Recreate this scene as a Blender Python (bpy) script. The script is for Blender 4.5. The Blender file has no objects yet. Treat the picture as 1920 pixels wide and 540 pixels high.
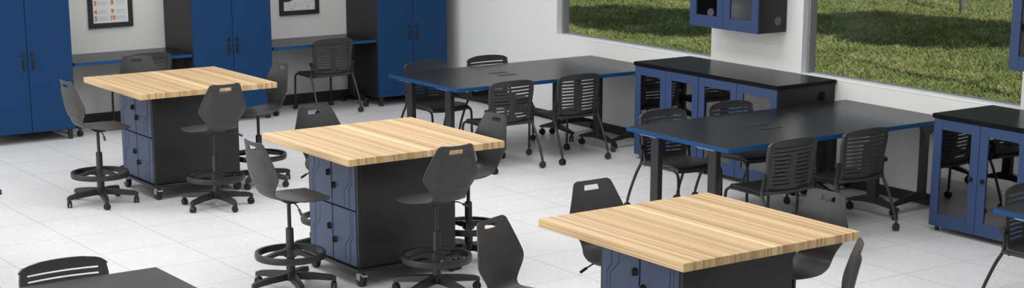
import bpy, bmesh, math, random
from mathutils import Vector, Matrix, noise

PI = math.pi
sc = bpy.context.scene
col = sc.collection
random.seed(7)

# ------------------------------------------------------------------ camera
cd = bpy.data.cameras.new('camera')
cam = bpy.data.objects.new('camera', cd); col.objects.link(cam)
cam.location = (0, 0, 2.995)
_yaw, _pit = 0.9623, 0.2448
fw = Vector((math.cos(_yaw)*math.cos(_pit), math.sin(_yaw)*math.cos(_pit), -math.sin(_pit)))
cam.rotation_euler = fw.to_track_quat('-Z', 'Y').to_euler()
cd.sensor_fit = 'HORIZONTAL'; cd.sensor_width = 36.0
cd.lens = 3223.67/1920*36
cd.shift_y = (482.1-270)/1920
cd.clip_end = 300
sc.camera = cam

# ------------------------------------------------------------------ view, world, lights
sc.view_settings.view_transform = 'Standard'
sc.view_settings.look = 'None'
sc.view_settings.exposure = 0.0
sc.view_settings.gamma = 1.0
sc.view_settings.use_curve_mapping = False
sc.cycles.use_denoising = True
sc.cycles.max_bounces = 8
sc.cycles.diffuse_bounces = 4
sc.cycles.caustics_reflective = False
sc.cycles.caustics_refractive = False

w = bpy.data.worlds.new('world'); sc.world = w
w.use_nodes = True
bg = w.node_tree.nodes['Background']
_n, _L = w.node_tree.nodes, w.node_tree.links          # pale sky above a dark band added to darken window reflections
_tc = _n.new('ShaderNodeTexCoord'); _sp = _n.new('ShaderNodeSeparateXYZ'); _L.new(_tc.outputs['Generated'], _sp.inputs[0])
_cr = _n.new('ShaderNodeValToRGB'); _L.new(_sp.outputs[2], _cr.inputs['Fac'])
_cr.color_ramp.elements[0].position = 0.20; _cr.color_ramp.elements[0].color = (0.035, 0.045, 0.03, 1)
_cr.color_ramp.elements[1].position = 0.34; _cr.color_ramp.elements[1].color = (0.62, 0.74, 0.92, 1)
_L.new(_cr.outputs['Color'], bg.inputs['Color'])
bg.inputs['Strength'].default_value = 0.75

SUN_DIR = Vector((0.16, 0.80, -0.50))            # light travels along +Y, down the lawn
sd = bpy.data.lights.new('sun', 'SUN'); sd.energy = 4.6; sd.angle = 0.012; sd.color = (1, 0.94, 0.82)
sun = bpy.data.objects.new('sun', sd); col.objects.link(sun)
sun.rotation_euler = SUN_DIR.to_track_quat('-Z', 'Y').to_euler()

def area(name, loc, dirv, sx, sy, power, color=(1, 1, 1)):
    l = bpy.data.lights.new(name, 'AREA'); l.shape = 'RECTANGLE'; l.size = sx; l.size_y = sy
    l.energy = power; l.color = color
    o = bpy.data.objects.new(name, l); col.objects.link(o); o.location = loc
    o.rotation_euler = Vector(dirv).to_track_quat('-Z', 'Y').to_euler()
    return o
# rows of ceiling lamps
for lx, lw in ((0.8, 32), (4.2, 60), (7.6, 80)):
    for ly, k in ((2.0, 0.42), (6.5, 0.80), (11.0, 1.05), (14.6, 0.55)):
        area('ceiling_lamp', (lx, ly, 3.70), (0, 0, -1), 1.4, 2.6, lw*k)
# added fill light from the left, outside an opening made for it
area('daylight_left', (-3.25, 10.2, 2.0), (1, 0, -0.10), 12.8, 2.5, 450, (1, 0.99, 0.98))

# ------------------------------------------------------------------ materials
def newmat(name):
    m = bpy.data.materials.new(name); m.use_nodes = True
    return m, m.node_tree, m.node_tree.nodes['Principled BSDF']

def mat(name, c, rough=0.5, metal=0.0, spec=0.5, var=0.06, scale=30.0, bump=0.0, bscale=300.0):
    m, nt, b = newmat(name)
    n = nt.nodes; L = nt.links
    tc = n.new('ShaderNodeTexCoord')
    nz = n.new('ShaderNodeTexNoise'); nz.inputs['Scale'].default_value = scale; nz.inputs['Detail'].default_value = 3
    L.new(tc.outputs['Object'], nz.inputs['Vector'])
    mx = n.new('ShaderNodeMix'); mx.data_type = 'RGBA'
    mx.inputs[6].default_value = tuple(min(1, v*(1-var)) for v in c)+(1,)
    mx.inputs[7].default_value = tuple(min(1, v*(1+var)) for v in c)+(1,)
    L.new(nz.outputs['Fac'], mx.inputs[0]); L.new(mx.outputs[2], b.inputs['Base Color'])
    b.inputs['Roughness'].default_value = rough; b.inputs['Metallic'].default_value = metal
    b.inputs['Specular IOR Level'].default_value = spec
    if bump > 0:
        n2 = n.new('ShaderNodeTexNoise'); n2.inputs['Scale'].default_value = bscale
        L.new(tc.outputs['Object'], n2.inputs['Vector'])
        bp = n.new('ShaderNodeBump'); bp.inputs['Strength'].default_value = bump; bp.inputs['Distance'].default_value = 0.002
        L.new(n2.outputs['Fac'], bp.inputs['Height']); L.new(bp.outputs['Normal'], b.inputs['Normal'])
    return m

M = {}
M['wall'] = mat('wall_paint', (0.78, 0.78, 0.775), 0.9, spec=0.2, var=0.03, scale=60, bump=0.25, bscale=160)
M['ceiling'] = mat('ceiling_white', (0.85, 0.85, 0.85), 0.9)
M['sill'] = mat('sill_white', (0.86, 0.86, 0.86), 0.6)
M['alu'] = mat('window_aluminium', (0.25, 0.25, 0.255), 0.5, 0.0, spec=0.3)
M['base'] = mat('baseboard_black', (0.022, 0.022, 0.023), 0.6)
M['black'] = mat('black_metal', (0.014, 0.014, 0.015), 0.42)
M['blackgloss'] = mat('black_gloss_top', (0.007, 0.007, 0.007), 0.26, spec=0.09)
M['panel'] = mat('black_panel', (0.015, 0.015, 0.0155), 0.42, spec=0.4, bump=0.08, bscale=120)
M['cap'] = mat('white_cap', (0.85, 0.85, 0.85), 0.6)  # white stands in for the brightness seen through the grommet hole
M['darkcap'] = mat('dark_grey_cap', (0.10, 0.10, 0.10), 0.5)  # same disc on the less lit side, shade put into its colour
M['inner'] = mat('grey_cabinet_back', (0.42, 0.42, 0.43), 0.6)
M['ttop'] = mat('charcoal_laminate', (0.010, 0.010, 0.0105), 0.28, spec=0.24, var=0.04)
M['bedge'] = mat('blue_edge_band', (0.006, 0.060, 0.185), 0.45, spec=0.25)
M['blue'] = mat('blue_paint', (0.010, 0.046, 0.130), 0.5, spec=0.13, var=0.05, scale=80, bump=0.06)
M['bluecab'] = mat('blue_cabinet_paint', (0.030, 0.057, 0.138), 0.45, spec=0.30, var=0.05, scale=80)  # same blue paint as the lockers, stronger light put into the colour
M['bluelock'] = mat('slate_blue_paint', (0.046, 0.070, 0.130), 0.42, spec=0.33, var=0.05, scale=60)  # blue paint again, lightened and greyed in colour as if brightly lit
M['groove'] = mat('groove_dark', (0.006, 0.010, 0.035), 0.6)  # near-black blue painting the shade inside the door grooves
M['shell'] = mat('grey_plastic', (0.040, 0.040, 0.041), 0.45, spec=0.4, var=0.04, bump=0.05)
M['chairp'] = mat('charcoal_plastic', (0.036, 0.036, 0.037), 0.45, spec=0.4, var=0.04)
M['tube'] = mat('black_tube', (0.012, 0.012, 0.013), 0.35)
M['rubber'] = mat('black_rubber', (0.010, 0.010, 0.010), 0.55)
M['chrome'] = mat('zinc', (0.55, 0.55, 0.56), 0.3, 1.0)
M['paper'] = mat('poster_paper', (0.78, 0.79, 0.80), 0.6, var=0.02)
M['orange'] = mat('orange_ink', (0.60, 0.20, 0.03), 0.6)
M['greyink'] = mat('grey_ink', (0.55, 0.56, 0.58), 0.6)
M['bark'] = mat('tree_bark', (0.10, 0.085, 0.07), 0.9, var=0.3, scale=12)
M['leaf'] = mat('tree_leaf', (0.06, 0.13, 0.03), 0.7, var=0.4, scale=2)

def floor_mat():
    m, nt, b = newmat('floor_tile'); n = nt.nodes; L = nt.links
    geo = n.new('ShaderNodeNewGeometry')
    sep = n.new('ShaderNodeSeparateXYZ'); L.new(geo.outputs['Position'], sep.inputs[0])
    T = 0.6226
    def line(out, off):
        a = n.new('ShaderNodeMath'); a.operation = 'SUBTRACT'; a.inputs[1].default_value = off; L.new(out, a.inputs[0])
        d = n.new('ShaderNodeMath'); d.operation = 'DIVIDE'; d.inputs[1].default_value = T; L.new(a.outputs[0], d.inputs[0])
        f = n.new('ShaderNodeMath'); f.operation = 'PINGPONG'; f.inputs[1].default_value = 0.5; L.new(d.outputs[0], f.inputs[0])
        c = n.new('ShaderNodeMath'); c.operation = 'LESS_THAN'; c.inputs[1].default_value = 0.0045; L.new(f.outputs[0], c.inputs[0])
        fl = n.new('ShaderNodeMath'); fl.operation = 'ROUND'; L.new(d.outputs[0], fl.inputs[0])
        return c.outputs[0], d.outputs[0]
    lx, dx = line(sep.outputs[0], 9.433); ly, dy = line(sep.outputs[1], 8.515)
    mxl = n.new('ShaderNodeMath'); mxl.operation = 'MAXIMUM'; L.new(lx, mxl.inputs[0]); L.new(ly, mxl.inputs[1])
    # terrazzo speckle
    vo = n.new('ShaderNodeTexVoronoi'); vo.inputs['Scale'].default_value = 62; L.new(geo.outputs['Position'], vo.inputs['Vector'])
    cr = n.new('ShaderNodeValToRGB')
    cr.color_ramp.elements[0].position = 0.0; cr.color_ramp.elements[0].color = (0.52, 0.52, 0.53, 1)
    cr.color_ramp.elements[1].position = 1.0; cr.color_ramp.elements[1].color = (0.88, 0.88, 0.88, 1)
    e = cr.color_ramp.elements.new(0.12); e.color = (0.66, 0.66, 0.665, 1)
    e = cr.color_ramp.elements.new(0.85); e.color = (0.70, 0.70, 0.705, 1)
    L.new(vo.outputs['Color'], cr.inputs['Fac'])
    nz = n.new('ShaderNodeTexNoise'); nz.inputs['Scale'].default_value = 2.2; L.new(geo.outputs['Position'], nz.inputs['Vector'])
    mr = n.new('ShaderNodeMapRange'); mr.inputs[3].default_value = 0.95; mr.inputs[4].default_value = 1.05; L.new(nz.outputs['Fac'], mr.inputs[0])
    mu = n.new('ShaderNodeVectorMath'); mu.operation = 'SCALE'; L.new(cr.outputs['Color'], mu.inputs[0]); L.new(mr.outputs[0], mu.inputs['Scale'])
    mx = n.new('ShaderNodeMix'); mx.data_type = 'RGBA'; mx.inputs[7].default_value = (0.36, 0.36, 0.36, 1)
    L.new(mxl.outputs[0], mx.inputs[0]); L.new(mu.outputs[0], mx.inputs[6])
    L.new(mx.outputs[2], b.inputs['Base Color'])
    b.inputs['Roughness'].default_value = 0.42; b.inputs['Specular IOR Level'].default_value = 0.3
    return m
M['floor'] = floor_mat()

def bamboo_mat():
    m, nt, b = newmat('bamboo_block'); n = nt.nodes; L = nt.links
    tc = n.new('ShaderNodeTexCoord')
    sep = n.new('ShaderNodeSeparateXYZ'); L.new(tc.outputs['Object'], sep.inputs[0])
    def mth(op, a, v=None, o=None):
        k = n.new('ShaderNodeMath'); k.operation = op; L.new(a, k.inputs[0])
        if v is not None: k.inputs[1].default_value = v
        if o is not None: L.new(o, k.inputs[1])
        return k.outputs[0]
    sx = mth('FLOOR', mth('MULTIPLY', sep.outputs[0], 72.0))
    sz = mth('FLOOR', mth('MULTIPLY', mth('ADD', sep.outputs[2], 0.0305), 64.0))
    szl = mth('MULTIPLY', sz, 0.0)
    wn = n.new('ShaderNodeTexWhiteNoise'); wn.noise_dimensions = '1D'; L.new(sx, wn.inputs['W'])
    # segments along the strip
    off = mth('MULTIPLY', wn.outputs['Value'], 13.0)
    sy = mth('FLOOR', mth('ADD', mth('MULTIPLY', sep.outputs[1], 0.0), None, off))
    cv = n.new('ShaderNodeCombineXYZ'); L.new(sx, cv.inputs[0]); L.new(sy, cv.inputs[1]); L.new(szl, cv.inputs[2])
    wn2 = n.new('ShaderNodeTexWhiteNoise'); wn2.noise_dimensions = '3D'; L.new(cv.outputs[0], wn2.inputs['Vector'])
    # fine fibre
    mp = n.new('ShaderNodeMapping'); mp.inputs['Scale'].default_value = (420, 2.2, 300); L.new(tc.outputs['Object'], mp.inputs['Vector'])
    nz = n.new('ShaderNodeTexNoise'); nz.inputs['Scale'].default_value = 1.0; nz.inputs['Detail'].default_value = 3; L.new(mp.outputs[0], nz.inputs['Vector'])
    mp2 = n.new('ShaderNodeMapping'); mp2.inputs['Scale'].default_value = (150, 0.7, 40); L.new(tc.outputs['Object'], mp2.inputs['Vector'])
    nz2 = n.new('ShaderNodeTexNoise'); nz2.inputs['Scale'].default_value = 1.0; nz2.inputs['Detail'].default_value = 2; L.new(mp2.outputs[0], nz2.inputs['Vector'])
    v = mth('ADD', mth('MULTIPLY', wn2.outputs['Value'], 0.36), None, mth('MULTIPLY', nz.outputs['Fac'], 0.34))
    v = mth('ADD', v, None, mth('MULTIPLY', nz2.outputs['Fac'], 0.30))
    cr = n.new('ShaderNodeValToRGB')
    E = cr.color_ramp.elements
    E[0].position = 0.24; E[0].color = (0.30, 0.165, 0.070, 1)
    E[1].position = 0.74; E[1].color = (0.70, 0.51, 0.285, 1)
    e = E.new(0.36); e.color = (0.44, 0.28, 0.135, 1)
    e = E.new(0.46); e.color = (0.555, 0.375, 0.19, 1)
    L.new(v, cr.inputs['Fac'])
    # thin dark glue lines between strips, some stronger than others
    fr = mth('FRACT', mth('MULTIPLY', sep.outputs[0], 72.0))
    ln = mth('LESS_THAN', fr, 0.27)
    wn3 = n.new('ShaderNodeTexWhiteNoise'); wn3.noise_dimensions = '1D'; L.new(mth('ADD', sx, 77.3), wn3.inputs['W'])
    ln = mth('MULTIPLY', mth('MULTIPLY', ln, None, wn3.outputs['Value']), 0.95)
    mx0 = n.new('ShaderNodeMix'); mx0.data_type = 'RGBA'; mx0.inputs[7].default_value = (0.27, 0.15, 0.065, 1)
    L.new(ln, mx0.inputs[0]); L.new(cr.outputs['Color'], mx0.inputs[6])
    # pale strip down the middle of the block
    ab = mth('ABSOLUTE', sep.outputs[0]); lt = mth('LESS_THAN', ab, 0.017)
    lt = mth('MULTIPLY', lt, 0.55)
    mx = n.new('ShaderNodeMix'); mx.data_type = 'RGBA'; mx.inputs[7].default_value = (0.86, 0.68, 0.41, 1)
    L.new(lt, mx.inputs[0]); L.new(mx0.outputs[2], mx.inputs[6])
    # the three laminations, seen on the long edges
    zz = mth('PINGPONG', mth('MULTIPLY', sep.outputs[2], 58.0), 0.5)
    li = mth('LESS_THAN', zz, 0.10)
    ge = n.new('ShaderNodeNewGeometry'); sn = n.new('ShaderNodeSeparateXYZ'); L.new(ge.outputs['Normal'], sn.inputs[0])
    side = mth('GREATER_THAN', mth('ABSOLUTE', sn.outputs[0]), 0.7)
    li = mth('MULTIPLY', mth('MULTIPLY', li, None, side), 0.55)
    mx2 = n.new('ShaderNodeMix'); mx2.data_type = 'RGBA'; mx2.inputs[7].default_value = (0.22, 0.12, 0.05, 1)
    L.new(li, mx2.inputs[0]); L.new(mx.outputs[2], mx2.inputs[6])
    L.new(mx2.outputs[2], b.inputs['Base Color'])
    b.inputs['Roughness'].default_value = 0.48; b.inputs['Specular IOR Level'].default_value = 0.35
    return m
M['bamboo'] = bamboo_mat()

def glass_mat(name, tint, f0, rough=0.0):
    m = bpy.data.materials.new(name); m.use_nodes = True
    nt = m.node_tree; n = nt.nodes; L = nt.links
    n.remove(n['Principled BSDF']); out = n['Material Output']
    tr = n.new('ShaderNodeBsdfTransparent'); tr.inputs['Color'].default_value = tint+(1,)
    gl = n.new('ShaderNodeBsdfGlossy'); gl.inputs['Roughness'].default_value = rough
    ge = n.new('ShaderNodeNewGeometry')
    def mth(op, a, b=None, v=None):
        k = n.new('ShaderNodeMath'); k.operation = op; L.new(a, k.inputs[0])
        if b is not None: L.new(b, k.inputs[1])
        if v is not None: k.inputs[1].default_value = v
        return k
    dt = n.new('ShaderNodeVectorMath'); dt.operation = 'DOT_PRODUCT'; L.new(ge.outputs['Normal'], dt.inputs[0]); L.new(ge.outputs['Incoming'], dt.inputs[1])
    ab = mth('ABSOLUTE', dt.outputs['Value'])
    iv = n.new('ShaderNodeMath'); iv.operation = 'SUBTRACT'; iv.inputs[0].default_value = 1.0; L.new(ab.outputs[0], iv.inputs[1])
    p5 = mth('POWER', iv.outputs[0], v=5.0)
    ma = mth('MULTIPLY', p5.outputs[0], v=1-f0); ad = mth('ADD', ma.outputs[0], v=f0)
    mx = n.new('ShaderNodeMixShader'); L.new(ad.outputs[0], mx.inputs[0]); L.new(tr.outputs[0], mx.inputs[1]); L.new(gl.outputs[0], mx.inputs[2])
    L.new(mx.outputs[0], out.inputs['Surface'])
    return m
M['winglass'] = glass_mat('window_glass', (0.985, 0.99, 0.985), 0.008)
M['wallcabglass'] = glass_mat('clear_cabinet_glass', (0.93, 0.935, 0.94), 0.03)
M['cabglass'] = glass_mat('smoked_cabinet_glass', (0.62, 0.63, 0.65), 0.14)

def grass_mat():
    m, nt, b = newmat('lawn_grass'); n = nt.nodes; L = nt.links
    geo = n.new('ShaderNodeNewGeometry')
    def nz(scale, det, sxyz=(1, 1, 1)):
        mp = n.new('ShaderNodeMapping'); mp.inputs['Scale'].default_value = sxyz; L.new(geo.outputs['Position'], mp.inputs['Vector'])
        k = n.new('ShaderNodeTexNoise'); k.inputs['Scale'].default_value = scale; k.inputs['Detail'].default_value = det
        L.new(mp.outputs[0], k.inputs['Vector']); return k.outputs['Fac']
    a = nz(1.3, 4); c = nz(9.0, 3)
    ad = n.new('ShaderNodeMath'); ad.operation = 'MULTIPLY_ADD'; ad.inputs[1].default_value = 0.55
    L.new(a, ad.inputs[0])
    k = n.new('ShaderNodeMath'); k.operation = 'MULTIPLY'; k.inputs[1].default_value = 0.45; L.new(c, k.inputs[0]); L.new(k.outputs[0], ad.inputs[2])
    cr = n.new('ShaderNodeValToRGB'); E = cr.color_ramp.elements
    E[0].position = 0.32; E[0].color = (0.095, 0.125, 0.045, 1)
    E[1].position = 0.70; E[1].color = (0.36, 0.33, 0.17, 1)
    e = E.new(0.47); e.color = (0.16, 0.195, 0.07, 1)
    e = E.new(0.57); e.color = (0.23, 0.255, 0.10, 1)
    L.new(ad.outputs[0], cr.inputs['Fac']); L.new(cr.outputs['Color'], b.inputs['Base Color'])
    b.inputs['Roughness'].default_value = 0.9; b.inputs['Specular IOR Level'].default_value = 0.1
    return m
M['grass'] = grass_mat()

def doodle_mat():
    m, nt, b = newmat('doodle_print'); n = nt.nodes; L = nt.links
    tc = n.new('ShaderNodeTexCoord')
    vo = n.new('ShaderNodeTexVoronoi'); vo.feature = 'DISTANCE_TO_EDGE'; vo.inputs['Scale'].default_value = 30
    L.new(tc.outputs['Object'], vo.inputs['Vector'])
    lt = n.new('ShaderNodeMapRange'); lt.inputs[1].default_value = 0.0; lt.inputs[2].default_value = 0.055; lt.inputs[3].default_value = 0.32; lt.inputs[4].default_value = 0.80
    L.new(vo.outputs['Distance'], lt.inputs[0])
    L.new(lt.outputs[0], b.inputs['Base Color'])
    b.inputs['Roughness'].default_value = 0.6
    return m
M['doodle'] = doodle_mat()

# ------------------------------------------------------------------ mesh helpers
def crom(pts, n):
    """Catmull-Rom through tuples, n samples per span."""
    out = []
    P = [pts[0]]+list(pts)+[pts[-1]]
    for i in range(1, len(P)-2):
        for k in range(n):
            t = k/n
            out.append(tuple(0.5*((2*b)+(-a+c)*t+(2*a-5*b+4*c-d)*t*t+(-a+3*b-3*c+d)*t**3)
                             for a, b, c, d in zip(P[i-1], P[i], P[i+1], P[i+2])))
    out.append(tuple(pts[-1]))
    return out

class MB:
    def __init__(self): self.bm = bmesh.new()
    def box(self, lo, hi, bev=0.0, seg=1, mtx=None):
        b2 = bmesh.new()
        bmesh.ops.create_cube(b2, size=1.0)
        for v in b2.verts:
            v.co = Vector(((lo[i]+hi[i])/2+v.co[i]*(hi[i]-lo[i]) for i in range(3)))
        if bev > 0: bmesh.ops.bevel(b2, geom=list(b2.edges), offset=bev, segments=seg, affect='EDGES', clamp_overlap=True)
        self._merge(b2, mtx); return self
    def _merge(self, b2, mtx=None):
        mp = {}
        for v in b2.verts: mp[v] = self.bm.verts.new(mtx @ v.co if mtx is not None else v.co)
        for f in b2.faces:
            try: self.bm.faces.new([mp[v] for v in f.verts])
            except ValueError: pass
        b2.free()
    def tube(self, pts, r, seg=8, smooth=0, closed=False):
        if smooth: pts = crom(pts, smooth)
        pts = [Vector(p) for p in pts]
        rad = r if callable(r) else (lambda t: r)
        N = len(pts); rings = []
        up = None
        for i, p in enumerate(pts):
            if closed: d = pts[(i+1) % N]-pts[i-1]
            else: d = pts[min(i+1, N-1)]-pts[max(i-1, 0)]
            d.normalize()
            if up is None:
                up = Vector((0, 0, 1)) if abs(d.z) < 0.9 else Vector((1, 0, 0))
            a = d.cross(up).normalized(); up = a.cross(d).normalized()
            rr = rad(i/max(1, N-1))
            rings.append([self.bm.verts.new(p+(a*math.cos(2*PI*k/seg)+up*math.sin(2*PI*k/seg))*rr) for k in range(seg)])
        rng = range(N) if closed else range(N-1)
        for i in rng:
            A, B = rings[i], rings[(i+1) % N]
            for k in range(seg):
                self.bm.faces.new((A[k], A[(k+1) % seg], B[(k+1) % seg], B[k]))
        if not closed:
            self.bm.faces.new(list(reversed(rings[0]))); self.bm.faces.new(rings[-1])
        return self
    def cyl(self, p0, p1, r, seg=16, r2=None):
        p0, p1 = Vector(p0), Vector(p1); r2 = r if r2 is None else r2
        return self.tube([p0, p1], lambda t: r+(r2-r)*t, seg)
    def lathe(self, prof, c=(0, 0, 0), seg=24):
        rings = []
        for r, z in prof:
            rings.append([self.bm.verts.new((c[0]+r*math.cos(2*PI*k/seg), c[1]+r*math.sin(2*PI*k/seg), c[2]+z)) for k in range(seg)])
        for A, B in zip(rings, rings[1:]):
            for k in range(seg): self.bm.faces.new((A[k], A[(k+1) % seg], B[(k+1) % seg], B[k]))
        if prof[0][0] > 1e-6: self.bm.faces.new(list(reversed(rings[0])))
        if prof[-1][0] > 1e-6: self.bm.faces.new(rings[-1])
        return self
    def prism(self, poly, axis, lo, hi):
        """poly in the other two axes (cyclic order), extruded along axis."""
        def co(u, v, h):
            return {0: (h, u, v), 1: (u, h, v), 2: (u, v, h)}[axis]
        A = [self.bm.verts.new(co(u, v, lo)) for u, v in poly]
        B = [self.bm.verts.new(co(u, v, hi)) for u, v in poly]
        n = len(poly)
        self.bm.faces.new(A); self.bm.faces.new(list(reversed(B)))
        for i in range(n): self.bm.faces.new((A[i], B[i], B[(i+1) % n], A[(i+1) % n]))
        return self
    def sheet(self, front, back, nu, nv, hole=None):
        """closed solid between two grids, hole(i,j) -> True drops the cell."""
        F = [[self.bm.verts.new(front(i, j)) for j in range(nv)] for i in range(nu)]
        B = [[self.bm.verts.new(back(i, j)) for j in range(nv)] for i in range(nu)]
        solid = lambda i, j: 0 <= i < nu-1 and 0 <= j < nv-1 and not (hole and hole(i, j))
        for i in range(nu-1):
            for j in range(nv-1):
                if not solid(i, j): continue
                self.bm.faces.new((F[i][j], F[i][j+1], F[i+1][j+1], F[i+1][j]))
                self.bm.faces.new((B[i][j], B[i+1][j], B[i+1][j+1], B[i][j+1]))
                for (di, dj, a, b) in ((-1, 0, (i, j), (i, j+1)), (1, 0, (i+1, j+1), (i+1, j)), (0, -1, (i+1, j), (i, j)), (0, 1, (i, j+1), (i+1, j+1))):
                    if not solid(i+di, j+dj):
                        self.bm.faces.new((F[a[0]][a[1]], B[a[0]][a[1]], B[b[0]][b[1]], F[b[0]][b[1]]))
        for v in [v for v in self.bm.verts if not v.link_faces]: self.bm.verts.remove(v)
        return self
    def build(self, name, m, parent=None, smooth=True, angle=35, loc=None):
        bmesh.ops.recalc_face_normals(self.bm, faces=list(self.bm.faces))
        me = bpy.data.meshes.new(name); self.bm.to_mesh(me); self.bm.free()
        me.materials.append(M[m] if isinstance(m, str) else m)
        if smooth:
            for p in me.polygons: p.use_smooth = True
            me.set_sharp_from_angle(angle=math.radians(angle))
        o = bpy.data.objects.new(name, me); col.objects.link(o)
        if parent: o.parent = parent
        if loc is not None: o.location = loc
        return o

def tag(o, label=None, cat=None, group=None, kind=None):
    if label: o['label'] = label
    if cat: o['category'] = cat
    if group: o['group'] = group
    if kind: o['kind'] = kind
    return o
def empty(name, loc=(0, 0, 0), rz=0.0):
    o = bpy.data.objects.new(name, None); col.objects.link(o)
    o.location = loc; o.rotation_euler = (0, 0, rz); o.empty_display_size = 0.1
    return o
def kids(o): return [c for c in bpy.data.objects if c.parent == o]
KID = {}
def copy_tree(o, parent=None):
    c = o.copy(); col.objects.link(c)
    if parent: c.parent = parent
    if o.name not in KID: KID[o.name] = kids(o)
    for ch in KID[o.name]: copy_tree(ch, c)
    return c
def structure(o): return tag(o, kind='structure')
def bool_cut(o, cutter_mb):
    """cut holes through a mesh and bake the result."""
    cu = cutter_mb.build('cutter', 'black')
    md = o.modifiers.new('b', 'BOOLEAN'); md.operation = 'DIFFERENCE'; md.object = cu; md.solver = 'EXACT'
    bpy.context.view_layer.update()
    dg = bpy.context.evaluated_depsgraph_get()
    me = bpy.data.meshes.new_from_object(o.evaluated_get(dg))
    o.modifiers.clear(); o.data = me
    bpy.data.objects.remove(cu)

# ------------------------------------------------------------------ room
XW, YW = 10.65, 17.0
X0, Y0, HC = -3.0, -3.0, 3.75
TH = 0.15
structure(MB().box((X0, Y0, -0.06), (XW, YW, 0)).build('floor', 'floor'))
structure(MB().box((X0-TH, Y0-TH, HC), (XW+TH, YW+TH, HC+0.1)).build('ceiling', 'ceiling'))
structure(MB().box((X0, YW, -0.1), (XW+TH, YW+TH, HC)).build('wall_back', 'wall'))
structure(MB().box((X0-TH, Y0, -0.1), (X0, YW+TH, 0.7)).box((X0-TH, Y0, 3.3), (X0, YW+TH, HC)).box((X0-TH, Y0, 0.7), (X0, 3.7, 3.3)).box((X0-TH, 16.7, 0.7), (X0, YW+TH, 3.3)).build('wall_left', 'wall', smooth=False))  # opening added in this unseen wall for the fill light
wl = MB()
for yy in (3.7, 8.02, 12.34, 16.66): wl.box((X0-0.10, yy, 0.7), (X0-0.04, yy+0.04, 3.3))
for zz in (0.7, 3.26): wl.box((X0-0.10, 3.74, zz), (X0-0.04, 16.66, zz+0.04))
wl = structure(wl.build('window_4', 'alu', smooth=False))  # unseen window, added to frame the fill light
MB().box((X0-0.073, 3.74, 0.74), (X0-0.067, 16.66, 3.26)).build('window_pane', 'winglass', wl, smooth=False)
structure(MB().box((X0-TH, Y0-TH, -0.1), (XW+TH, Y0, HC)).build('wall_front', 'wall'))
WIN = [(12.05, 14.47), (8.48, 10.86), (4.90, 7.29)]
SILL, HEAD = 0.905, 2.45
wb = MB()
wb.box((XW, Y0, -0.1), (XW+TH, YW, SILL)); wb.box((XW, Y0, HEAD), (XW+TH, YW, HC))
edges = [YW]
for a, b in WIN: edges += [b, a]
edges.append(Y0)
for k in range(0, len(edges), 2): wb.box((XW, edges[k+1], SILL), (XW+TH, edges[k], HEAD))
structure(wb.build('wall_right', 'wall', smooth=False))
for i, (a, b) in enumerate(WIN):
    f = MB(); x0, x1, t = XW+0.06, XW+TH-0.01, 0.028
    f.box((x0, a, SILL), (x1, a+t, HEAD)).box((x0, b-t, SILL), (x1, b, HEAD))
    f.box((XW+0.092, a+t, SILL), (x1, b-t, SILL+0.012)).box((x0, a+t, HEAD-t), (x1, b-t, HEAD))
    fr = structure(f.build('window_%d' % (i+1), 'alu', smooth=False))
    MB().box((XW+0.10, a+t, SILL+0.012), (XW+0.106, b-t, HEAD-t)).build('window_pane', 'winglass', fr, smooth=False)
    MB().box((XW-0.004, a, SILL-0.012), (XW+0.092, b, SILL+0.004), 0.002).build('window_sill', 'sill', fr)
structure(MB().box((X0, YW-0.014, 0), (XW, YW, 0.115), 0.003).build('baseboard_back', 'base'))
structure(MB().box((XW-0.014, Y0, 0), (XW, YW-0.014, 0.085), 0.003).build('baseboard_right', 'base'))

# ------------------------------------------------------------------ lawn outside
def lawn():
    bm = bmesh.new()
    gx = [10.8, 13.0]+[14.4+0.06*i for i in range(236)]+[29.0, 34, 45, 70, 120]
    gy = [-30.0, -5, 5, 9.5]+[11.0+0.075*i for i in range(242)]+[30, 36, 50, 80, 140]
    V = []
    for x in gx:
        row = []
        for y in gy:
            z = -0.10
            if 14 < x < 29 and 10.5 < y < 29.5:
                z += 0.02*(noise.noise((x*3.2, y*3.2, 0))+0.6*noise.noise((x*7, y*7, 4)))+0.02*noise.noise((x*0.6, y*0.6, 9))
            row.append(bm.verts.new((x, y, z)))
        V.append(row)
    for i in range(len(gx)-1):
        for j in range(len(gy)-1):
            bm.faces.new((V[i][j], V[i+1][j], V[i+1][j+1], V[i][j+1]))
    me = bpy.data.meshes.new('ground'); bm.to_mesh(me); bm.free()
    me.materials.append(M['grass'])
    for p in me.polygons: p.use_smooth = True
    o = bpy.data.objects.new('ground', me); col.objects.link(o)
    structure(o)
lawn()

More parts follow.
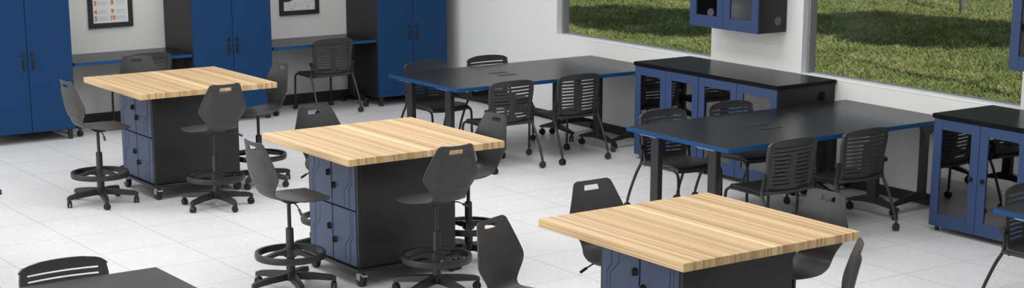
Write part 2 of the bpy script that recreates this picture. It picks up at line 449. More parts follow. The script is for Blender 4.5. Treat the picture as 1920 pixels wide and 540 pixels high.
def tree(loc, h, cr, label, seed, n=900, leafsz=0.26, trunk=0.15, crown=0.13):
    rnd = random.Random(seed)
    r = empty('tree', loc); tag(r, label, 'tree', 'trees on the lawn')
    pts = [(0.05*math.sin(i*1.3+seed), 0.05*math.cos(i*1.7+seed), -0.1+i*h*0.14) for i in range(6)]
    MB().tube(pts, lambda t: trunk*(1-0.55*t), 10, smooth=3).build('trunk', 'bark', r)
    bm = MB()
    for k in range(7):
        a = k*2.4+seed; z0 = h*0.42+0.05*k*h*0.1
        bm.tube([(0, 0, z0), (math.cos(a)*cr*0.4, math.sin(a)*cr*0.4, z0+h*0.16), (math.cos(a)*cr*0.75, math.sin(a)*cr*0.75, z0+h*0.26)], lambda t: 0.06*(1-0.8*t), 6, smooth=3)
    bm.build('branches', 'bark', r)
    lf = MB()
    for k in range(n):
        while True:
            p = Vector((rnd.uniform(-1, 1), rnd.uniform(-1, 1), rnd.uniform(-1, 1)))
            if p.length < 1 and noise.noise(p*2.3+Vector((seed, 0, 0))) > -0.18: break
        c = Vector((p.x*cr, p.y*cr, h*0.68+p.z*h*crown))
        u = Vector((rnd.gauss(0, 1), rnd.gauss(0, 1), rnd.gauss(0, 1))).normalized()
        v = u.orthogonal().normalized(); s = leafsz*rnd.uniform(0.6, 1.2)
        q = [c-u*s, c+v*s*0.5-u*s*0.1, c+u*s, c-v*s*0.5-u*s*0.1]
        lf.bm.faces.new([lf.bm.verts.new(x) for x in q])
    lf.build('foliage', 'leaf', r, smooth=False)
tree((23.35, 20.0, -0.1), 7.5, 2.4, 'slim tree trunk rising from the lawn beyond the right-hand window', 3, 1100, trunk=0.055, crown=0.33)
tree((18.7, 9.4, -0.1), 8.5, 1.9, 'lawn tree whose shadow falls nearest outside the right-hand window', 5, 1500, trunk=0.06)
tree((22.7, 6.8, -0.1), 8.5, 1.9, 'lawn tree casting the far shadow band outside the right-hand window', 8, 1500, trunk=0.06)
tree((16.3, 12.7, -0.1), 8.5, 1.6, 'lawn tree shading the grass outside the left-hand window', 11, 1300, trunk=0.06)

def blades(n=120000):
    rnd = random.Random(4); V = []; F = []
    vx, vy = math.cos(_yaw), math.sin(_yaw)
    for k in range(n):
        d = rnd.uniform(18.0, 35.0); lat = rnd.uniform(0.02, 0.302)*d
        x, y = d*vx+lat*vy, d*vy-lat*vx
        if x < 13 or (x-23.35)**2+(y-20.0)**2 < 0.06: continue
        a = rnd.uniform(0, 2*PI); wd = rnd.uniform(0.005, 0.012)
        h = rnd.uniform(0.03, 0.085)*(0.75+0.9*max(0, noise.noise((x*1.1, y*1.1, 3))+0.3))
        c, sn = math.cos(a), math.sin(a); b = rnd.uniform(0, 2*PI); le = h*rnd.uniform(0.4, 1.6)
        i0 = len(V)
        V += [(x-c*wd, y-sn*wd, -0.12), (x+c*wd, y+sn*wd, -0.12),
              (x+c*wd*0.7+math.cos(b)*le*0.4, y+sn*wd*0.7+math.sin(b)*le*0.4, -0.10+h*0.6),
              (x+math.cos(b)*le, y+math.sin(b)*le, -0.10+h),
              (x-c*wd*0.7+math.cos(b)*le*0.4, y-sn*wd*0.7+math.sin(b)*le*0.4, -0.10+h*0.6)]
        F.append((i0, i0+1, i0+2, i0+3, i0+4))
    me = bpy.data.meshes.new('grass_blades'); me.from_pydata(V, [], F); me.update()
    me.materials.append(M['grass'])
    o = bpy.data.objects.new('grass_blades', me); col.objects.link(o)
    tag(o, 'short green grass of the lawn seen through the windows', 'grass', kind='stuff')
blades()

# ------------------------------------------------------------------ shared bits
def caster_mb(r=0.03, wdt=0.04, stem=0.05):
    """twin wheel swivel caster standing at the origin."""
    hood = MB()
    hood.cyl((0, 0, r*1.6), (0, 0, r*2+stem), 0.008, 8)
    hood.prism([(-r*0.95, r*1.1), (-r*0.75, r*1.85), (0.0, r*2.25), (r*0.55, r*2.0), (r*0.45, r*1.3)], 0, -wdt*0.28, wdt*0.28)
    wh = MB()
    for s in (-1, 1):
        x0, x1 = s*wdt*0.12, s*wdt*0.5
        wh.tube([(x0, 0, r), (x0+(x1-x0)*0.25, 0, r), (x1-(x1-x0)*0.25, 0, r), (x1, 0, r)],
                lambda t: r*(0.90+0.10*math.sin(PI*t)), 14)
        wh.cyl((x1, 0, r), (x1+s*0.002, 0, r), r*0.35, 10)
    return hood, wh
def add_caster(parent, x, y, rz, r=0.03, wdt=0.04, stem=0.05, proto={}):
    key = (r, wdt, stem)
    if key not in proto:
        hd, wh = caster_mb(r, wdt, stem)
        h = hd.build('caster', 'tube'); wo = wh.build('wheel', 'rubber')
        proto[key] = (h.data, wo.data)
        bpy.data.objects.remove(h); bpy.data.objects.remove(wo)
    h = bpy.data.objects.new('caster', proto[key][0]); col.objects.link(h)
    h.parent = parent; h.location = (x, y, 0); h.rotation_euler = (0, 0, rz)
    wo = bpy.data.objects.new('wheel', proto[key][1]); col.objects.link(wo); wo.parent = h
    return h

# ------------------------------------------------------------------ lockers along the back wall
def locker(x, label):
    W, D, H = 0.895, 0.70, 1.98
    yf = YW-0.72
    r = empty('storage_locker', (x, yf, 0)); tag(r, label, 'locker', 'tall blue lockers')
    b = MB()
    b.box((0, 0.022, 0.10), (W, D, H), 0.002)
    b.build('body', 'panel', r)
    for k, x0 in enumerate((0.003, W/2+0.003)):
        d = MB().box((x0, 0, 0.105), (x0+W/2-0.006, 0.021, H-0.003), 0.002).build('door', 'blue', r)
        hx = W/2-0.047 if k == 0 else W/2+0.047
        MB().tube([(hx, 0, 0.868), (hx, -0.006, 0.868), (hx, -0.010, 0.868)], lambda t: 0.021-0.004*t, 16).cyl((hx, -0.010, 0.868), (hx, -0.016, 0.868), 0.010, 12).build('lock', 'black', d)
        g = MB().tube([(hx, 0.0, 0.725), (hx, -0.02, 0.732), (hx, -0.02, 0.808), (hx, 0.0, 0.815)], 0.006, 8)
        g.box((hx-0.014, -0.003, 0.718), (hx+0.014, 0.001, 0.822), 0.001)
        g.build('handle', 'black', d)
    for fx in (0.03, W-0.07):
        for fy in (0.03, D-0.08):
            MB().box((fx, fy, 0), (fx+0.04, fy+0.04, 0.10), 0.003).build('foot', 'black', r)
    return r
locker(5.192, 'tall blue double-door locker at the left end of the back wall')
locker(7.372, 'tall blue double-door locker standing between the two wall desks')
locker(9.560, 'tall blue double-door locker nearest the windows beside the rear table')

# ------------------------------------------------------------------ flip top tables: wall desks
def arched_foot(mb, L, axis, z0=0.075, h=0.055, wd=0.035, c=(0, 0)):
    prof = [(-L/2, z0), (-L/2, z0+0.018), (-0.05, z0+h+0.03), (0.05, z0+h+0.03), (L/2, z0+0.018), (L/2, z0), (0.06, z0+0.022), (-0.06, z0+0.022)]
    if axis == 1: mb.prism([(c[1]+u, v) for u, v in prof], 0, c[0]-wd/2, c[0]+wd/2)
    else: mb.prism([(c[0]+u, v) for u, v in prof], 1, c[1]-wd/2, c[1]+wd/2)
    return mb
def desk(x0, x1, label):
    yf, yb, H = 16.30, 16.975, 0.745
    r = empty('wall_desk', ((x0+x1)/2, (yf+yb)/2, 0)); tag(r, label, 'desk', 'wall desks between lockers')
    hx, hy = (x1-x0)/2, (yb-yf)/2
    MB().box((-hx+0.003, -hy+0.003, H-0.03), (hx-0.003, hy-0.003, H), 0.001).build('desk_top', 'ttop', r)
    e = MB()
    e.box((-hx, -hy, H-0.031), (hx, -hy+0.003, H-0.001)); e.box((-hx, hy-0.003, H-0.031), (hx, hy, H-0.001))
    e.box((-hx, -hy+0.003, H-0.031), (-hx+0.003, hy-0.003, H-0.001)); e.box((hx-0.003, -hy+0.003, H-0.031), (hx, hy-0.003, H-0.001))
    e.build('edge_band', 'bedge', r, smooth=False)
    for s in (-1, 1):
        lx = s*(hx-0.10) if s > 0 else -(hx-0.05)
        lg = MB().box((lx-0.0275, -0.035, 0.11), (lx+0.0275, 0.035, H-0.03), 0.004).build('leg', 'black', r)
        arched_foot(MB(), 0.52, 1, c=(lx, 0)).build('foot', 'black', lg)
        MB().prism([(-0.10, H-0.031), (0.10, H-0.031), (0.045, H-0.075), (-0.045, H-0.075)], 0, lx-0.04, lx-0.028).build('bracket', 'black', lg)
        for q in (-1, 1): add_caster(r, lx, q*0.245, 0.5, stem=0.018)
    return r
desk(6.11, 7.362, 'dark wall desk with blue edge between the left and middle lockers')
desk(8.295, 9.552, 'dark wall desk with blue edge between the middle and right lockers')

# ------------------------------------------------------------------ posters
def poster(x0, x1, z0, z1, name, label, kind):
    r = empty(name, ((x0+x1)/2, YW-0.001, (z0+z1)/2)); tag(r, label, 'poster', 'framed posters on the back wall')
    hx, hz, t, d = (x1-x0)/2, (z1-z0)/2, 0.046, 0.03
    f = MB()
    f.box((-hx, -d, -hz), (-hx+t, 0, hz), 0.003).box((hx-t, -d, -hz), (hx, 0, hz), 0.003)
    f.box((-hx+t, -d, -hz), (hx-t, 0, -hz+t), 0.003).box((-hx+t, -d, hz-t), (hx-t, 0, hz), 0.003)
    f.build('picture_frame', 'base', r)
    px, pz = hx-t+0.002, hz-t+0.002
    p = MB().box((-px, -0.012, -pz), (px, -0.009, pz)).build('print', 'paper' if kind == 1 else 'doodle', r, smooth=False)
    if kind == 1:
        def txt(s, x, z, size):
            cu = bpy.data.curves.new('numeral', 'FONT'); cu.body = s; cu.size = size; cu.align_x = 'CENTER'; cu.align_y = 'CENTER'; cu.extrude = 0.0006; cu.offset = 0.0025
            o = bpy.data.objects.new('numeral', cu); col.objects.link(o)
            bpy.context.view_layer.update()
            me = bpy.data.meshes.new_from_object(o.evaluated_get(bpy.context.evaluated_depsgraph_get()))
            bpy.data.objects.remove(o)
            me.materials.clear(); me.materials.append(M['orange'])
            q = bpy.data.objects.new('numeral', me); col.objects.link(q); q.parent = p
            q.location = (x, -0.0132, z); q.rotation_euler = (PI/2, 0, 0)
        zz = [-pz+0.048, -pz+0.115, -pz+0.205, -pz+0.268, -pz+0.345]
        for k, s in enumerate(('5', '4', '3', '2', '1')): txt(s, -px+0.034, zz[k], 0.062)
        for k, s in enumerate(('10', '9', '8', '7', '6')): txt(s, 0.022, zz[k]+0.002, 0.062)
        ln = MB()
        for k in range(5):
            for q in range(3):
                z = zz[k]+0.015-q*0.014
                ln.box((-px+0.062, -0.0128, z-0.0028), (-0.035, -0.0119, z+0.0028))
                ln.box((0.062, -0.0128, z-0.0028), (px-0.03, -0.0119, z+0.0028))
        tag(ln.build('printed_text', 'greyink', p, smooth=False), kind='stuff')
    else:
        poly = [(-px+0.001, -pz+0.098), (-px+0.08, -pz+0.100), (-px+0.135, -pz+0.125), (-px+0.20, -pz+0.20), (-px+0.001, -pz+0.30)]
        MB().prism(poly, 1, -0.0135, -0.0119).build('blue_patch', 'bedge', p, smooth=False)
    return r
poster(6.548, 7.024, 0.995, 1.60, 'framed_poster', 'black framed list poster with orange numerals above the left wall desk', 1)
poster(8.731, 9.215, 0.995, 1.60, 'framed_poster', 'black framed doodle drawing with blue patch above the right wall desk', 2)

# ------------------------------------------------------------------ mobile bamboo workbenches
S, HT = 1.22, 0.9215
def workbench():
    r = empty('mobile_workbench')
    h = S/2; th = 0.046
    t = MB().box((-h, -h, -th), (h, h, 0), 0.0025).build('bamboo_top', 'bamboo', r); t.location = (0, 0, HT)
    x0, x1, y0, y1 = -0.425, 0.345, -0.395, 0.285
    zb, zt = 0.125, HT-th-0.002
    b = MB().box((x0+0.02, y0, zb), (x1, y1, zt), 0.004)
    b.box((x0, y0, zb), (x0+0.02, y0+0.024, zt), 0.001).box((x0, y1-0.018, zb), (x0+0.02, y1, zt), 0.001)
    b.build('cabinet_body', 'panel', r)
    # bracket that carries the overhanging top
    for yy in (y0+0.0, y1-0.006):
        MB().prism([(x1, zt), (x1+0.085, zt), (x1, zt-0.10)], 1, yy, yy+0.006).build('bracket', 'black', r)
    # four locker doors on the left face
    ym = (y0+0.024+y1-0.018)/2; zm = 0.512
    def door(ya, yb_, za, zb_, left):
        d = MB().box((x0-0.006, ya, za), (x0+0.016, yb_, zb_), 0.003).build('locker_door', 'bluelock', r)
        W, H = yb_-ya, zb_-za
        g = MB()
        def ln(pts, wd):
            # pts: (u from the left seen from outside, v from the top)
            P = [Vector((0, yb_-u*W, zb_-v*H)) for u, v in pts]
            for a, b_ in zip(P, P[1:]):
                dd = (b_-a).normalized(); nn = Vector((0, -dd.z, dd.y))*wd/2
                a2, b2 = a-dd*wd*0.3, b_+dd*wd*0.3
                g.prism([((a2+nn).y, (a2+nn).z), ((b2+nn).y, (b2+nn).z), ((b2-nn).y, (b2-nn).z), ((a2-nn).y, (a2-nn).z)], 0, x0-0.0068, x0-0.0055)
        A = [((0.255, 0.03), (0.255, 0.40), (0.13, 0.52), (0.13, 0.97)), ((0.46, 0.03), (0.46, 0.34), (0.22, 0.54), (0.22, 0.97))]
        wds = [(0.007, 0.004), (0.004, 0.007)]
        for pl, (w1, w2) in zip(A, wds):
            if not left: pl = tuple((1-u, 1-v) for u, v in pl)[::-1]
            if not left: w1, w2 = w2, w1
            ln(pl[:2], w1); ln(pl[1:3], max(w1, w2)); ln(pl[2:], w2)
        g.build('groove', 'groove', d, smooth=False)  # raised dark strips in place of shaded recesses
        ky = ya+0.030 if left else yb_-0.030
        kz = za+H*0.60 if left else za+H*0.38
        MB().tube([(x0-0.006, ky, kz), (x0-0.014, ky, kz), (x0-0.020, ky, kz)], lambda q: 0.024-0.003*q, 16).box((x0-0.032, ky-0.007, kz-0.020), (x0-0.018, ky+0.007, kz+0.020), 0.003).build('knob', 'black', d)
    for za, zb_ in ((zb+0.006, zm-0.005), (zm+0.005, zt-0.004)):
        door(ym+0.005, y1-0.020, za, zb_, True)
        door(y0+0.026, ym-0.005, za, zb_, False)
    MB().box((x0-0.035, y0-0.04, 0.105), (x1+0.03, y1+0.03, 0.124), 0.003).build('base_plate', 'black', r)
    for cx in (x0+0.02, x1-0.03):
        for cy in (y0+0.01, y1-0.03):
            c = MB().box((cx-0.034, cy-0.034, 0.099), (cx+0.034, cy+0.034, 0.105), 0.001)
            c.box((cx-0.026, cy-0.022, 0.045), (cx-0.021, cy+0.022, 0.099)).box((cx+0.021, cy-0.022, 0.045), (cx+0.026, cy+0.022, 0.099))
            c.prism([(cy-0.06, 0.088), (cy-0.02, 0.096), (cy-0.02, 0.080), (cy-0.055, 0.074)], 0, cx-0.018, cx+0.018)
            co = c.build('caster', 'chrome', r)
            MB().tube([(cx-0.019, cy, 0.044), (cx-0.013, cy, 0.044), (cx+0.013, cy, 0.044), (cx+0.019, cy, 0.044)], lambda t: 0.040+0.004*math.sin(PI*t), 20).build('wheel', 'rubber', co)
    return r
wb0 = workbench()
BEN = [((5.3677+S/2, 12.9059+S/2), 'bamboo-topped mobile workbench at far left near the wall desks'),
       ((5.3541+S/2, 9.5245+S/2), 'bamboo-topped mobile workbench in the middle of the row of three'),
       ((5.3591+S/2, 6.2217+S/2), 'bamboo-topped mobile workbench nearest the camera, cut by the bottom edge')]
for i, ((x, y), lb) in enumerate(BEN):
    o = wb0 if i == 0 else copy_tree(wb0)
    o.location = (x, y, 0); tag(o, lb, 'workbench', 'bamboo-topped workbenches')

# ------------------------------------------------------------------ conference tables with blue edge
def conf_table():
    r = empty('conference_table')          # local origin: near left corner
    L, Wd, H = 2.395, 1.18, 0.745
    MB().box((0.003, 0.003, H-0.032), (L-0.003, Wd-0.003, H), 0.001).build('table_top', 'ttop', r)
    e = MB()
    e.box((0, 0, H-0.033), (L, 0.003, H-0.001)).box((0, Wd-0.003, H-0.033), (L, Wd, H-0.001))
    e.box((0, 0.003, H-0.033), (0.003, Wd-0.003, H-0.001)).box((L-0.003, 0.003, H-0.033), (L, Wd-0.003, H-0.001))
    e.build('edge_band', 'bedge', r, smooth=False)
    for yy in (0.50, 0.66):
        m = MB().box((0.795, yy-0.03, H), (0.985, yy+0.03, H+0.003), 0.001)
        m.build('power_module', 'black', r)
    for lx in (0.06, 1.745):
        for ly in (0.215, 0.875):
            lg = MB().box((lx-0.025, ly-0.045, 0.11), (lx+0.025, ly+0.045, H-0.03), 0.004).build('leg', 'black', r)
            arched_foot(MB(), 0.54, 1, c=(lx, ly)).build('foot', 'black', lg)
            MB().box((lx-0.055, ly-0.05, H-0.040), (lx+0.055, ly+0.14, H-0.0325), 0.001).build('mounting_plate', 'chrome' if lx < 1 else 'black', lg)
            for q in (-1, 1): add_caster(r, lx, ly+q*0.245, 0.4+q, stem=0.018)
    lx = 2.165
    for ly, s in ((0.085, 1), (1.095, -1)):
        lg = MB().box((lx-0.03, ly-0.0275, 0.11), (lx+0.03, ly+0.0275, H-0.03), 0.004).build('leg', 'black', r)
        arched_foot(MB(), 0.56, 0, c=(lx-0.06, ly)).build('foot', 'black', lg)
        MB().prism([(lx-0.11, H-0.033), (lx+0.09, H-0.033), (lx+0.075, H-0.075), (lx+0.03, H-0.115), (lx-0.03, H-0.115), (lx-0.09, H-0.07)], 1, ly-s*0.040-0.004, ly-s*0.028).build('bracket', 'black', lg)
        for q in (-1, 1): add_caster(r, lx-0.06+q*0.255, ly, 1.2, stem=0.018)
    return r
TB = [((8.262, 12.712), 'long dark table with blue edge farthest back, beside the right-hand locker'),
      ((8.262, 9.130), 'long dark table with blue edge under the right-hand window, between two glass cabinets'),
      ((8.262, 5.548), 'dark table with blue edge, only its corner showing at the right picture edge'),
      ((1.090, 10.722), 'dark table, only a small blue corner showing at the left picture edge', 2.395, 1.18),
      ((1.090, 7.112), 'dark grey table top at the bottom left corner', 2.395, 1.18)]
tb0 = conf_table()
for i, ((x, y), lb, *turn) in enumerate(TB):
    o = tb0 if i == 0 else copy_tree(tb0)
    o.location = (x, y, 0)
    if turn: o.location = (x+turn[0], y+turn[1], 0); o.rotation_euler = (0, 0, PI)     # end section away from us
    tag(o, lb, 'table', 'long dark conference tables')

# ------------------------------------------------------------------ glass door cabinets
def grid_dots(mb, axis, lo, hi, us, vs, r):
    for u in us:
        for v in vs:
            if axis == 1: mb.cyl((u, lo, v), (u, hi, v), r, 8)
            else: mb.cyl((lo, u, v), (hi, u, v), r, 8)
def glass_doors(r, W, z0, z1, t=0.02, st=0.078, knobz=None, pane='cabglass'):
    """doors on the x=0 face; y runs from -W to 0 (0 is the far end)."""
    for k in range(2):
        yb, ya = -k*W/2-0.002, -(k+1)*W/2+0.002
        f = MB()
        f.box((-t, ya, z0), (0, ya+st, z1), 0.002).box((-t, yb-st, z0), (0, yb, z1), 0.002)
        f.box((-t, ya+st, z0), (0, yb-st, z0+st+0.02), 0.002).box((-t, ya+st, z1-st), (0, yb-st, z1), 0.002)
        d = f.build('glass_door', 'bluecab', r)
        MB().box((-t*0.6, ya+st-0.004, z0+st+0.016), (-t*0.35, yb-st+0.004, z1-st+0.004)).build('glass_pane', pane, d, smooth=False)
        if knobz:
            ky = -W/2+(0.060 if k == 0 else -0.050)
            MB().tube([(-t, ky, knobz), (-t-0.008, ky, knobz), (-t-0.016, ky, knobz)], lambda q: 0.019-0.003*q, 14).box((-t-0.028, ky-0.006, knobz-0.016), (-t-0.014, ky+0.006, knobz+0.016), 0.002).build('knob', 'black', d)
def base_cabinet(loc, W, label):
    D, H = 0.655, 0.870
    r = empty('glass_cabinet', loc); tag(r, label, 'cabinet', 'blue glass-door base cabinets')
    z0 = 0.045
    sides = []
    for k, (ya, yb) in enumerate(((-0.018, 0), (-W, -W+0.018))):
        s = MB().box((0.001, ya, z0), (D, yb, H), 0.001).build('side_panel', 'panel', r)
        c = MB(); us = [0.10+0.0165*i for i in range(20)]
        if k == 0: grid_dots(c, 1, ya-0.02, yb+0.02, us[:13], (0.115, 0.14, 0.165), 0.0042)
        if k == 1:
            grid_dots(c, 1, ya-0.02, yb+0.02, us[:18], (0.752, 0.772, 0.792), 0.003)
        bool_cut(s, c)
        if k == 1:
            MB().tube([(0.50, yb-0.018-0.004, 0.775), (0.50, yb-0.018+0.001, 0.775)], 0.042, 28).build('grommet', 'blackgloss', s)
    MB().box((0.005, -W+0.018, z0), (D-0.008, -0.018, z0+0.018)).box((0.02, -W+0.018, 0.45), (D-0.008, -0.018, 0.466)).box((D-0.008, -W+0.018, z0), (D, -0.018, H)).box((0.005, -W+0.018, H-0.018), (D-0.008, -0.018, H)).build('shelves', 'panel', r, smooth=False)
    glass_doors(r, W, z0, H-0.002, knobz=0.46)
    for fx in (0.02, D-0.06):
        for fy in (-0.05, -W+0.02): MB().cyl((fx+0.02, fy+0.015, 0), (fx+0.02, fy+0.015, z0), 0.016, 12).build('foot', 'black', r)
    return r
XC = 9.985
base_cabinet((XC, 12.318, 0), 0.885, 'blue glass-door cabinet between the windows, unit beside the rear table')
base_cabinet((XC, 11.428, 0), 0.995, 'blue glass-door cabinet between the windows, unit with dark side and round grommet')
base_cabinet((XC, 8.722, 0), 0.885, 'blue glass-door cabinet at the right edge of the picture')
def worktop(y0, y1, label):
    o = MB().box((XC-0.03, y0, 0.872), (XW-0.01, y1, 0.905), 0.003).build('cabinet_worktop', 'blackgloss')
    tag(o, label, 'worktop', 'black worktops on the glass cabinets')
worktop(10.415, 12.33, 'long black worktop across two blue glass cabinets between the windows')
worktop(7.80, 8.735, 'black worktop on the blue glass cabinet at the right edge')

def wall_cabinet(loc, label):
    W, D, z0, z1 = 0.905, 0.318, 1.252, 1.98
    r = empty('wall_cabinet', loc); tag(r, label, 'wall cabinet', 'blue wall cabinets between windows')
    for k, (ya, yb) in enumerate(((-0.018, 0), (-W, -W+0.018))):
        s = MB().box((0.001, ya, z0), (D, yb, z1), 0.001).build('side_panel', 'panel', r)
        c = MB()
        grid_dots(c, 1, ya-0.02, yb+0.02, (0.100, 0.125, 0.150), (z0+0.075, z0+0.100, z0+0.125), 0.0055)
        bool_cut(s, c)
        MB().tube([(0.215, ya-0.003, z0+0.10), (0.215, yb+0.003, z0+0.10)], 0.038, 28).build('grommet', 'cap' if k == 0 else 'darkcap', s)  # disc fills the hole, its tone carries the light seen there
    MB().box((0.003, -W+0.018, z0+0.012), (D, -0.018, z0+0.030)).box((0.02, -W+0.018, z0+0.30), (D, -0.018, z0+0.316)).box((0.003, -W+0.018, z1-0.018), (D, -0.018, z1)).build('shelves', 'panel', r, smooth=False)
    MB().box((D-0.006, -W+0.018, z0+0.030), (D, -0.018, z1-0.018)).build('back_panel', 'inner', r, smooth=False)
    glass_doors(r, W, z0, z1, st=0.085, pane='wallcabglass')
    return r
wall_cabinet((10.325, 11.965, 0), 'blue glass-door wall cabinet mounted on the pillar between the windows')
wall_cabinet((10.325, 8.345, 0), 'blue glass-door wall cabinet cut by the top right corner')

# ------------------------------------------------------------------ drafting stools
def stool():
    r = empty('drafting_stool')
    # control rows: y, z, half width, edge curl along the normal
    ctl = [(0.232, 0.628, 0.115, 0.0), (0.222, 0.640, 0.165, 0.0), (0.19, 0.650, 0.197, -0.014), (0.10, 0.654, 0.216, -0.018), (0.0, 0.650, 0.205, -0.012),
           (-0.09, 0.645, 0.170, 0.006), (-0.150, 0.655, 0.134, 0.012), (-0.180, 0.685, 0.130, 0.018), (-0.190, 0.725, 0.150, 0.024),
           (-0.197, 0.775, 0.190, 0.030), (-0.205, 0.812, 0.208, 0.032), (-0.215, 0.86, 0.196, 0.030), (-0.232, 0.94, 0.164, 0.024),
           (-0.248, 1.005, 0.138, 0.018), (-0.253, 1.022, 0.126, 0.016), (-0.256, 1.031, 0.104, 0.014)]
    rows = crom(ctl, 4)
    nu = len(rows)
    ts = [-1, -0.94, -0.84, -0.74, -0.6, -0.48, -0.36, -0.22, 0, 0.22, 0.36, 0.48, 0.6, 0.74, 0.84, 0.94, 1]
    nv = len(ts)
    nrm = []
    for i in range(nu):
        a, b = rows[max(0, i-1)], rows[min(nu-1, i+1)]
        d = Vector((0, b[0]-a[0], b[1]-a[1])).normalized()
        nrm.append(Vector((0, d.z, -d.y)) if True else None)     # towards the sitter: forward on the back, up on the seat
    nrm = [Vector((0, n.y, n.z)) for n in nrm]
    def front(i, j):
        y, z, hw, cu = rows[i]; t = ts[j]
        return Vector((t*hw, y, z))+nrm[i]*(cu*abs(t)**2.4)
    def thick(i, j):
        t = abs(ts[j]); z = rows[i][1]; k = 0.0
        if rows[i][0] < -0.16:
            k = 1.0 if (t < 0.80 and 0.73 < z < 0.965) else 0.0
        return 0.007+0.014*k
    def back(i, j): return front(i, j)-nrm[i]*thick(i, j)
    def hole(i, j):
        z = 0.5*(rows[i][1]+rows[i+1][1]) if i < nu-1 else 0
        return rows[i][0] < -0.16 and 0.977 < z < 1.004 and abs(0.5*(ts[j]+ts[j+1])) < 0.40
    # make sure of rows on the slot edges
    MB().sheet(front, back, nu, nv, hole).build('seat_shell', 'shell', r, angle=50)
    m = MB()
    m.prism([(-0.10, 0.638), (0.10, 0.640), (0.075, 0.622), (0.035, 0.600), (-0.035, 0.600), (-0.075, 0.622)], 0, -0.07, 0.07)
    m.build('seat_mechanism', 'black', r)
    MB().tube([(0.03, 0, 0.618), (0.16, -0.02, 0.603), (0.215, -0.03, 0.575)], 0.0045, 6).tube([(0.195, -0.026, 0.586), (0.235, -0.034, 0.563)], 0.009, 8).build('lever', 'black', r)
    MB().lathe([(0.030, 0.075), (0.030, 0.20), (0.027, 0.21), (0.026, 0.415), (0.024, 0.425), (0.013, 0.425), (0.013, 0.61)], seg=18).build('gas_column', 'black', r)
    f = MB(); R = 0.222
    n = 44; sec = [(-0.011, -0.021), (0.011, -0.021), (0.015, 0.0), (0.011, 0.021), (-0.011, 0.021)]
    rings = [[f.bm.verts.new(((R+dr)*math.cos(2*PI*k/n), (R+dr)*math.sin(2*PI*k/n), 0.245+dz)) for dr, dz in sec] for k in range(n)]
    for k in range(n):
        A, B = rings[k], rings[(k+1) % n]
        for q in range(5): f.bm.faces.new((A[q], A[(q+1) % 5], B[(q+1) % 5], B[q]))
    f.build('foot_ring', 'black', r)
    sp = MB()
    sp.lathe([(0.031, 0.225), (0.043, 0.232), (0.043, 0.285), (0.031, 0.292)], seg=18)
    for a in (0.5, 0.5+2*PI/3, 0.5+4*PI/3):
        mt = Matrix.Rotation(a, 4, 'Z')
        b2 = MB().prism([(0.035, 0.284), (0.10, 0.276), (0.17, 0.256), (0.215, 0.245), (0.215, 0.232), (0.16, 0.236), (0.09, 0.250), (0.035, 0.240)], 1, -0.018, 0.018)
        sp._merge(b2.bm, mt)
    sp.build('ring_spokes', 'black', r)
    s = MB(); s.lathe([(0.036, 0.070), (0.050, 0.078), (0.050, 0.118), (0.034, 0.128)], seg=18)
    for k in range(5):
        a = 2*PI*k/5+1.03
        mt = Matrix.Rotation(a, 4, 'Z')
        b2 = MB()
        st = [(0.04, 0.124, 0.078, 0.028), (0.16, 0.114, 0.074, 0.025), (0.27, 0.098, 0.064, 0.022), (0.299, 0.086, 0.056, 0.015)]
        rr = [[b2.bm.verts.new(p) for p in ((x, -hw, zb), (x, hw, zb), (x, hw*0.8, zt), (x, -hw*0.8, zt))] for x, zt, zb, hw in st]
        for A, B in zip(rr, rr[1:]):
            for q in range(4): b2.bm.faces.new((A[q], A[(q+1) % 4], B[(q+1) % 4], B[q]))
        b2.bm.faces.new(rr[0]); b2.bm.faces.new(list(reversed(rr[-1])))
        s._merge(b2.bm, mt)
    s.build('star_base', 'black', r)
    for k in range(5):
        a = 2*PI*k/5+1.03
        add_caster(r, 0.283*math.cos(a), 0.283*math.sin(a), a+0.9*k, r=0.026, wdt=0.038, stem=0.012)
    return r
st0 = stool()
A90 = PI/2
# facing: rotation about z, 0 faces +Y
STL = [((5.135, 13.27), -A90, 'grey stool on the left side of the far-left workbench, beside the blue locker'),
       ((5.855, 12.61), 0.0, 'grey stool seen from behind on the near side of the far-left workbench'),
       ((6.57, 13.25), A90, 'grey stool on the right side of the far-left workbench, before the middle locker'),
       ((5.97, 14.16), PI, 'grey stool behind the far-left workbench, mostly hidden by its top'),
       ((5.13, 9.94), -A90, 'grey stool on the left side of the middle workbench, whole in view'),
       ((5.88, 9.31), 0.0, 'grey stool seen from behind on the near side of the middle workbench'),
       ((6.555, 9.95), A90, 'grey stool on the right side of the middle workbench'),
       ((5.90, 10.74), PI, 'grey stool behind the middle workbench, top of its back showing'),
       ((4.955, 6.95), -2.76, 'grey stool turned sideways left of the nearest workbench, cut by the bottom edge'),
       ((5.88, 5.89), 0.78, 'grey stool seen edge-on at the right corner of the nearest workbench'),
       ((6.56, 6.68), A90, 'grey stool behind the right corner of the nearest workbench'),
       ((5.91, 7.44), PI, 'grey stool behind the nearest workbench at its far left corner')]
for i, ((x, y), rz, lb) in enumerate(STL):
    o = st0 if i == 0 else copy_tree(st0)
    o.location = (x, y, 0); o.rotation_euler = (0, 0, rz); tag(o, lb, 'stool', 'grey drafting stools')

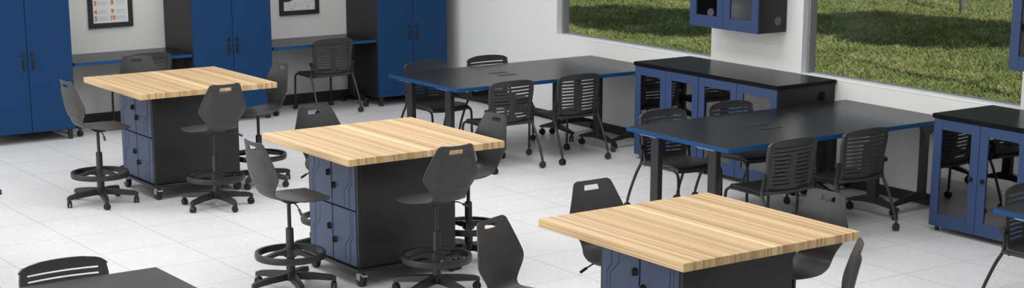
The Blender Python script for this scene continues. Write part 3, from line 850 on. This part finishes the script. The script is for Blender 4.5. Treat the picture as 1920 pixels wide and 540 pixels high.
# ------------------------------------------------------------------ slatted nesting chairs
def nest_chair():
    r = empty('nesting_chair')
    # seat
    prof = [(0.262, 0.396), (0.255, 0.412), (0.21, 0.424), (0.10, 0.424), (-0.02, 0.416), (-0.13, 0.418), (-0.19, 0.428)]
    rows = crom(prof, 3); ts = [-1, -0.96, -0.86, -0.6, -0.3, 0, 0.3, 0.6, 0.86, 0.96, 1]
    def hw(y): return 0.228*(1-0.10*max(0, (y-0.12)/0.14)**2)-(0.02 if y < -0.15 else 0)
    def fr(i, j):
        y, z = rows[i]; t = ts[j]
        return Vector((t*hw(y), y, z-0.010*(1-abs(t)**2)+0.004-(0.010 if abs(t) == 1 else 0)))
    def bk(i, j):
        p = fr(i, j); p.z -= 0.022 if abs(ts[j]) < 1 else 0.010; return p
    MB().sheet(fr, bk, len(rows), len(ts)).build('seat', 'chairp', r, angle=50)
    # backrest: rows from the bottom up
    ctl = [(-0.135, 0.392, 0.190), (-0.155, 0.408, 0.205), (-0.170, 0.44, 0.214), (-0.176, 0.50, 0.222), (-0.180, 0.56, 0.228), (-0.188, 0.64, 0.236), (-0.198, 0.72, 0.242), (-0.207, 0.780, 0.240)]
    path = crom(ctl, 8)
    zs_slot = [(0.466+0.0298*k, 0.4775+0.0298*k, False) for k in range(8)]      # (z0, z1, long)
    zs_slot += [(0.7065, 0.7165, True), (0.7385, 0.7485, True)]
    zl = [0.392, 0.398, 0.404, 0.410, 0.418, 0.426, 0.434]
    for a, b, _ in zs_slot: zl += [a, b]
    zl += [0.757, 0.765, 0.772, 0.779]
    def at(z):
        for a, b in zip(path, path[1:]):
            if a[1] <= z <= b[1]:
                t = (z-a[1])/(b[1]-a[1]+1e-9); return a[0]+(b[0]-a[0])*t, a[2]+(b[2]-a[2])*t
        return path[-1][0], path[-1][2]
    bt = [-1, -0.93, -0.87, -0.80, -0.5, -0.24, -0.13, 0, 0.13, 0.24, 0.5, 0.80, 0.87, 0.93, 1]
    def bf(i, j):
        z = zl[i]; y, h = at(min(z, 0.778)); t = bt[j]
        if i >= len(zl)-3:                        # arched crown
            k = i-(len(zl)-3); zc = 0.765+(0.808-0.765)*math.sqrt(max(0, 1-(abs(t)*0.985)**3.0))
            z = zl[-4]+(zc-zl[-4])*((k+1)/3.0)
            h *= 1-0.02*k
        elif abs(t) == 1 and z > 0.70: h *= 1-0.03*((z-0.70)/0.05)
        if z < 0.41: h *= 0.96
        bow = 0.035*abs(t)**2                     # wraps forward at the sides
        return Vector((t*h, y+bow, z))
    def bb(i, j):
        p = bf(i, j); p.y -= 0.012 if abs(bt[j]) < 0.9 else 0.022
        return p
    holes = {}
    for k, (a, b, lg) in enumerate(zs_slot): holes[7+2*k] = lg
    def hole(i, j):
        if i not in holes: return False
        c = abs(0.5*(bt[j]+bt[j+1]))
        return c < 0.80 and (holes[i] or c > 0.13)
    MB().sheet(bf, bb, len(zl), len(bt), hole).build('backrest', 'chairp', r, angle=50)
    for s in (-1, 1):
        # rear leg with its upright up to the pivot
        MB().tube([(s*0.238, -0.150, 0.535), (s*0.243, -0.140, 0.47), (s*0.250, -0.140, 0.405), (s*0.256, -0.190, 0.315), (s*0.262, -0.255, 0.17), (s*0.263, -0.290, 0.075)], 0.0115, 8, smooth=4).build('leg', 'tube', r)
        MB().tube([(s*0.252, -0.140, 0.402), (s*0.236, -0.02, 0.398), (s*0.222, 0.20, 0.396), (s*0.221, 0.255, 0.385), (s*0.221, 0.284, 0.345), (s*0.221, 0.290, 0.20), (s*0.221, 0.293, 0.075)], 0.0115, 8, smooth=4).build('leg', 'tube', r)
        MB().tube([(s*0.224, -0.150, 0.537), (s*0.262, -0.150, 0.537)], 0.022, 14).build('pivot_hub', 'tube', r)
        add_caster(r, s*0.263, -0.292, 0.3*s+0.4, r=0.029, wdt=0.046, stem=0.02)
        add_caster(r, s*0.221, 0.294, -0.5*s+0.4, r=0.029, wdt=0.046, stem=0.02)
    MB().tube([(-0.23, 0.02, 0.392), (0.23, 0.02, 0.392)], 0.010, 8).tube([(-0.245, -0.10, 0.392), (0.245, -0.10, 0.392)], 0.010, 8).build('cross_tube', 'tube', r)
    return r
ch0 = nest_chair()
CH = [((8.79, 13.90), PI, 'slatted chair behind the rear table, the left one, before the blue locker'),
      ((9.51, 13.90), PI, 'slatted chair behind the rear table, the right one, before the white wall'),
      ((8.73, 12.715), 0, 'slatted chair on the near side of the rear table, the left one'),
      ((9.48, 12.715), 0, 'slatted chair on the near side of the rear table, the right one'),
      ((8.79, 10.32), PI, 'slatted chair behind the right-hand table, the left one, before the glass cabinet'),
      ((9.51, 10.32), PI, 'slatted chair behind the right-hand table, the right one, before the glass cabinet'),
      ((8.73, 9.135), 0, 'slatted chair on the near side of the right-hand table, the left one'),
      ((9.48, 9.135), 0, 'slatted chair on the near side of the right-hand table, the right one'),
      ((6.86, 16.40), 0, 'slatted chair at the left wall desk, hidden behind a stool and bamboo top'),
      ((8.96, 16.40), 0, 'slatted chair pushed to the right wall desk, seen from behind, whole in view'),
      ((3.05, 8.30), PI, 'slatted chair behind the grey table at the bottom left corner'),
      ((8.80, 6.72), PI, 'slatted chair cut by the right picture edge, behind the blue table corner')]
for i, ((x, y), rz, lb) in enumerate(CH):
    o = ch0 if i == 0 else copy_tree(ch0)
    o.location = (x, y, 0); o.rotation_euler = (0, 0, rz); tag(o, lb, 'chair', 'slatted nesting chairs')
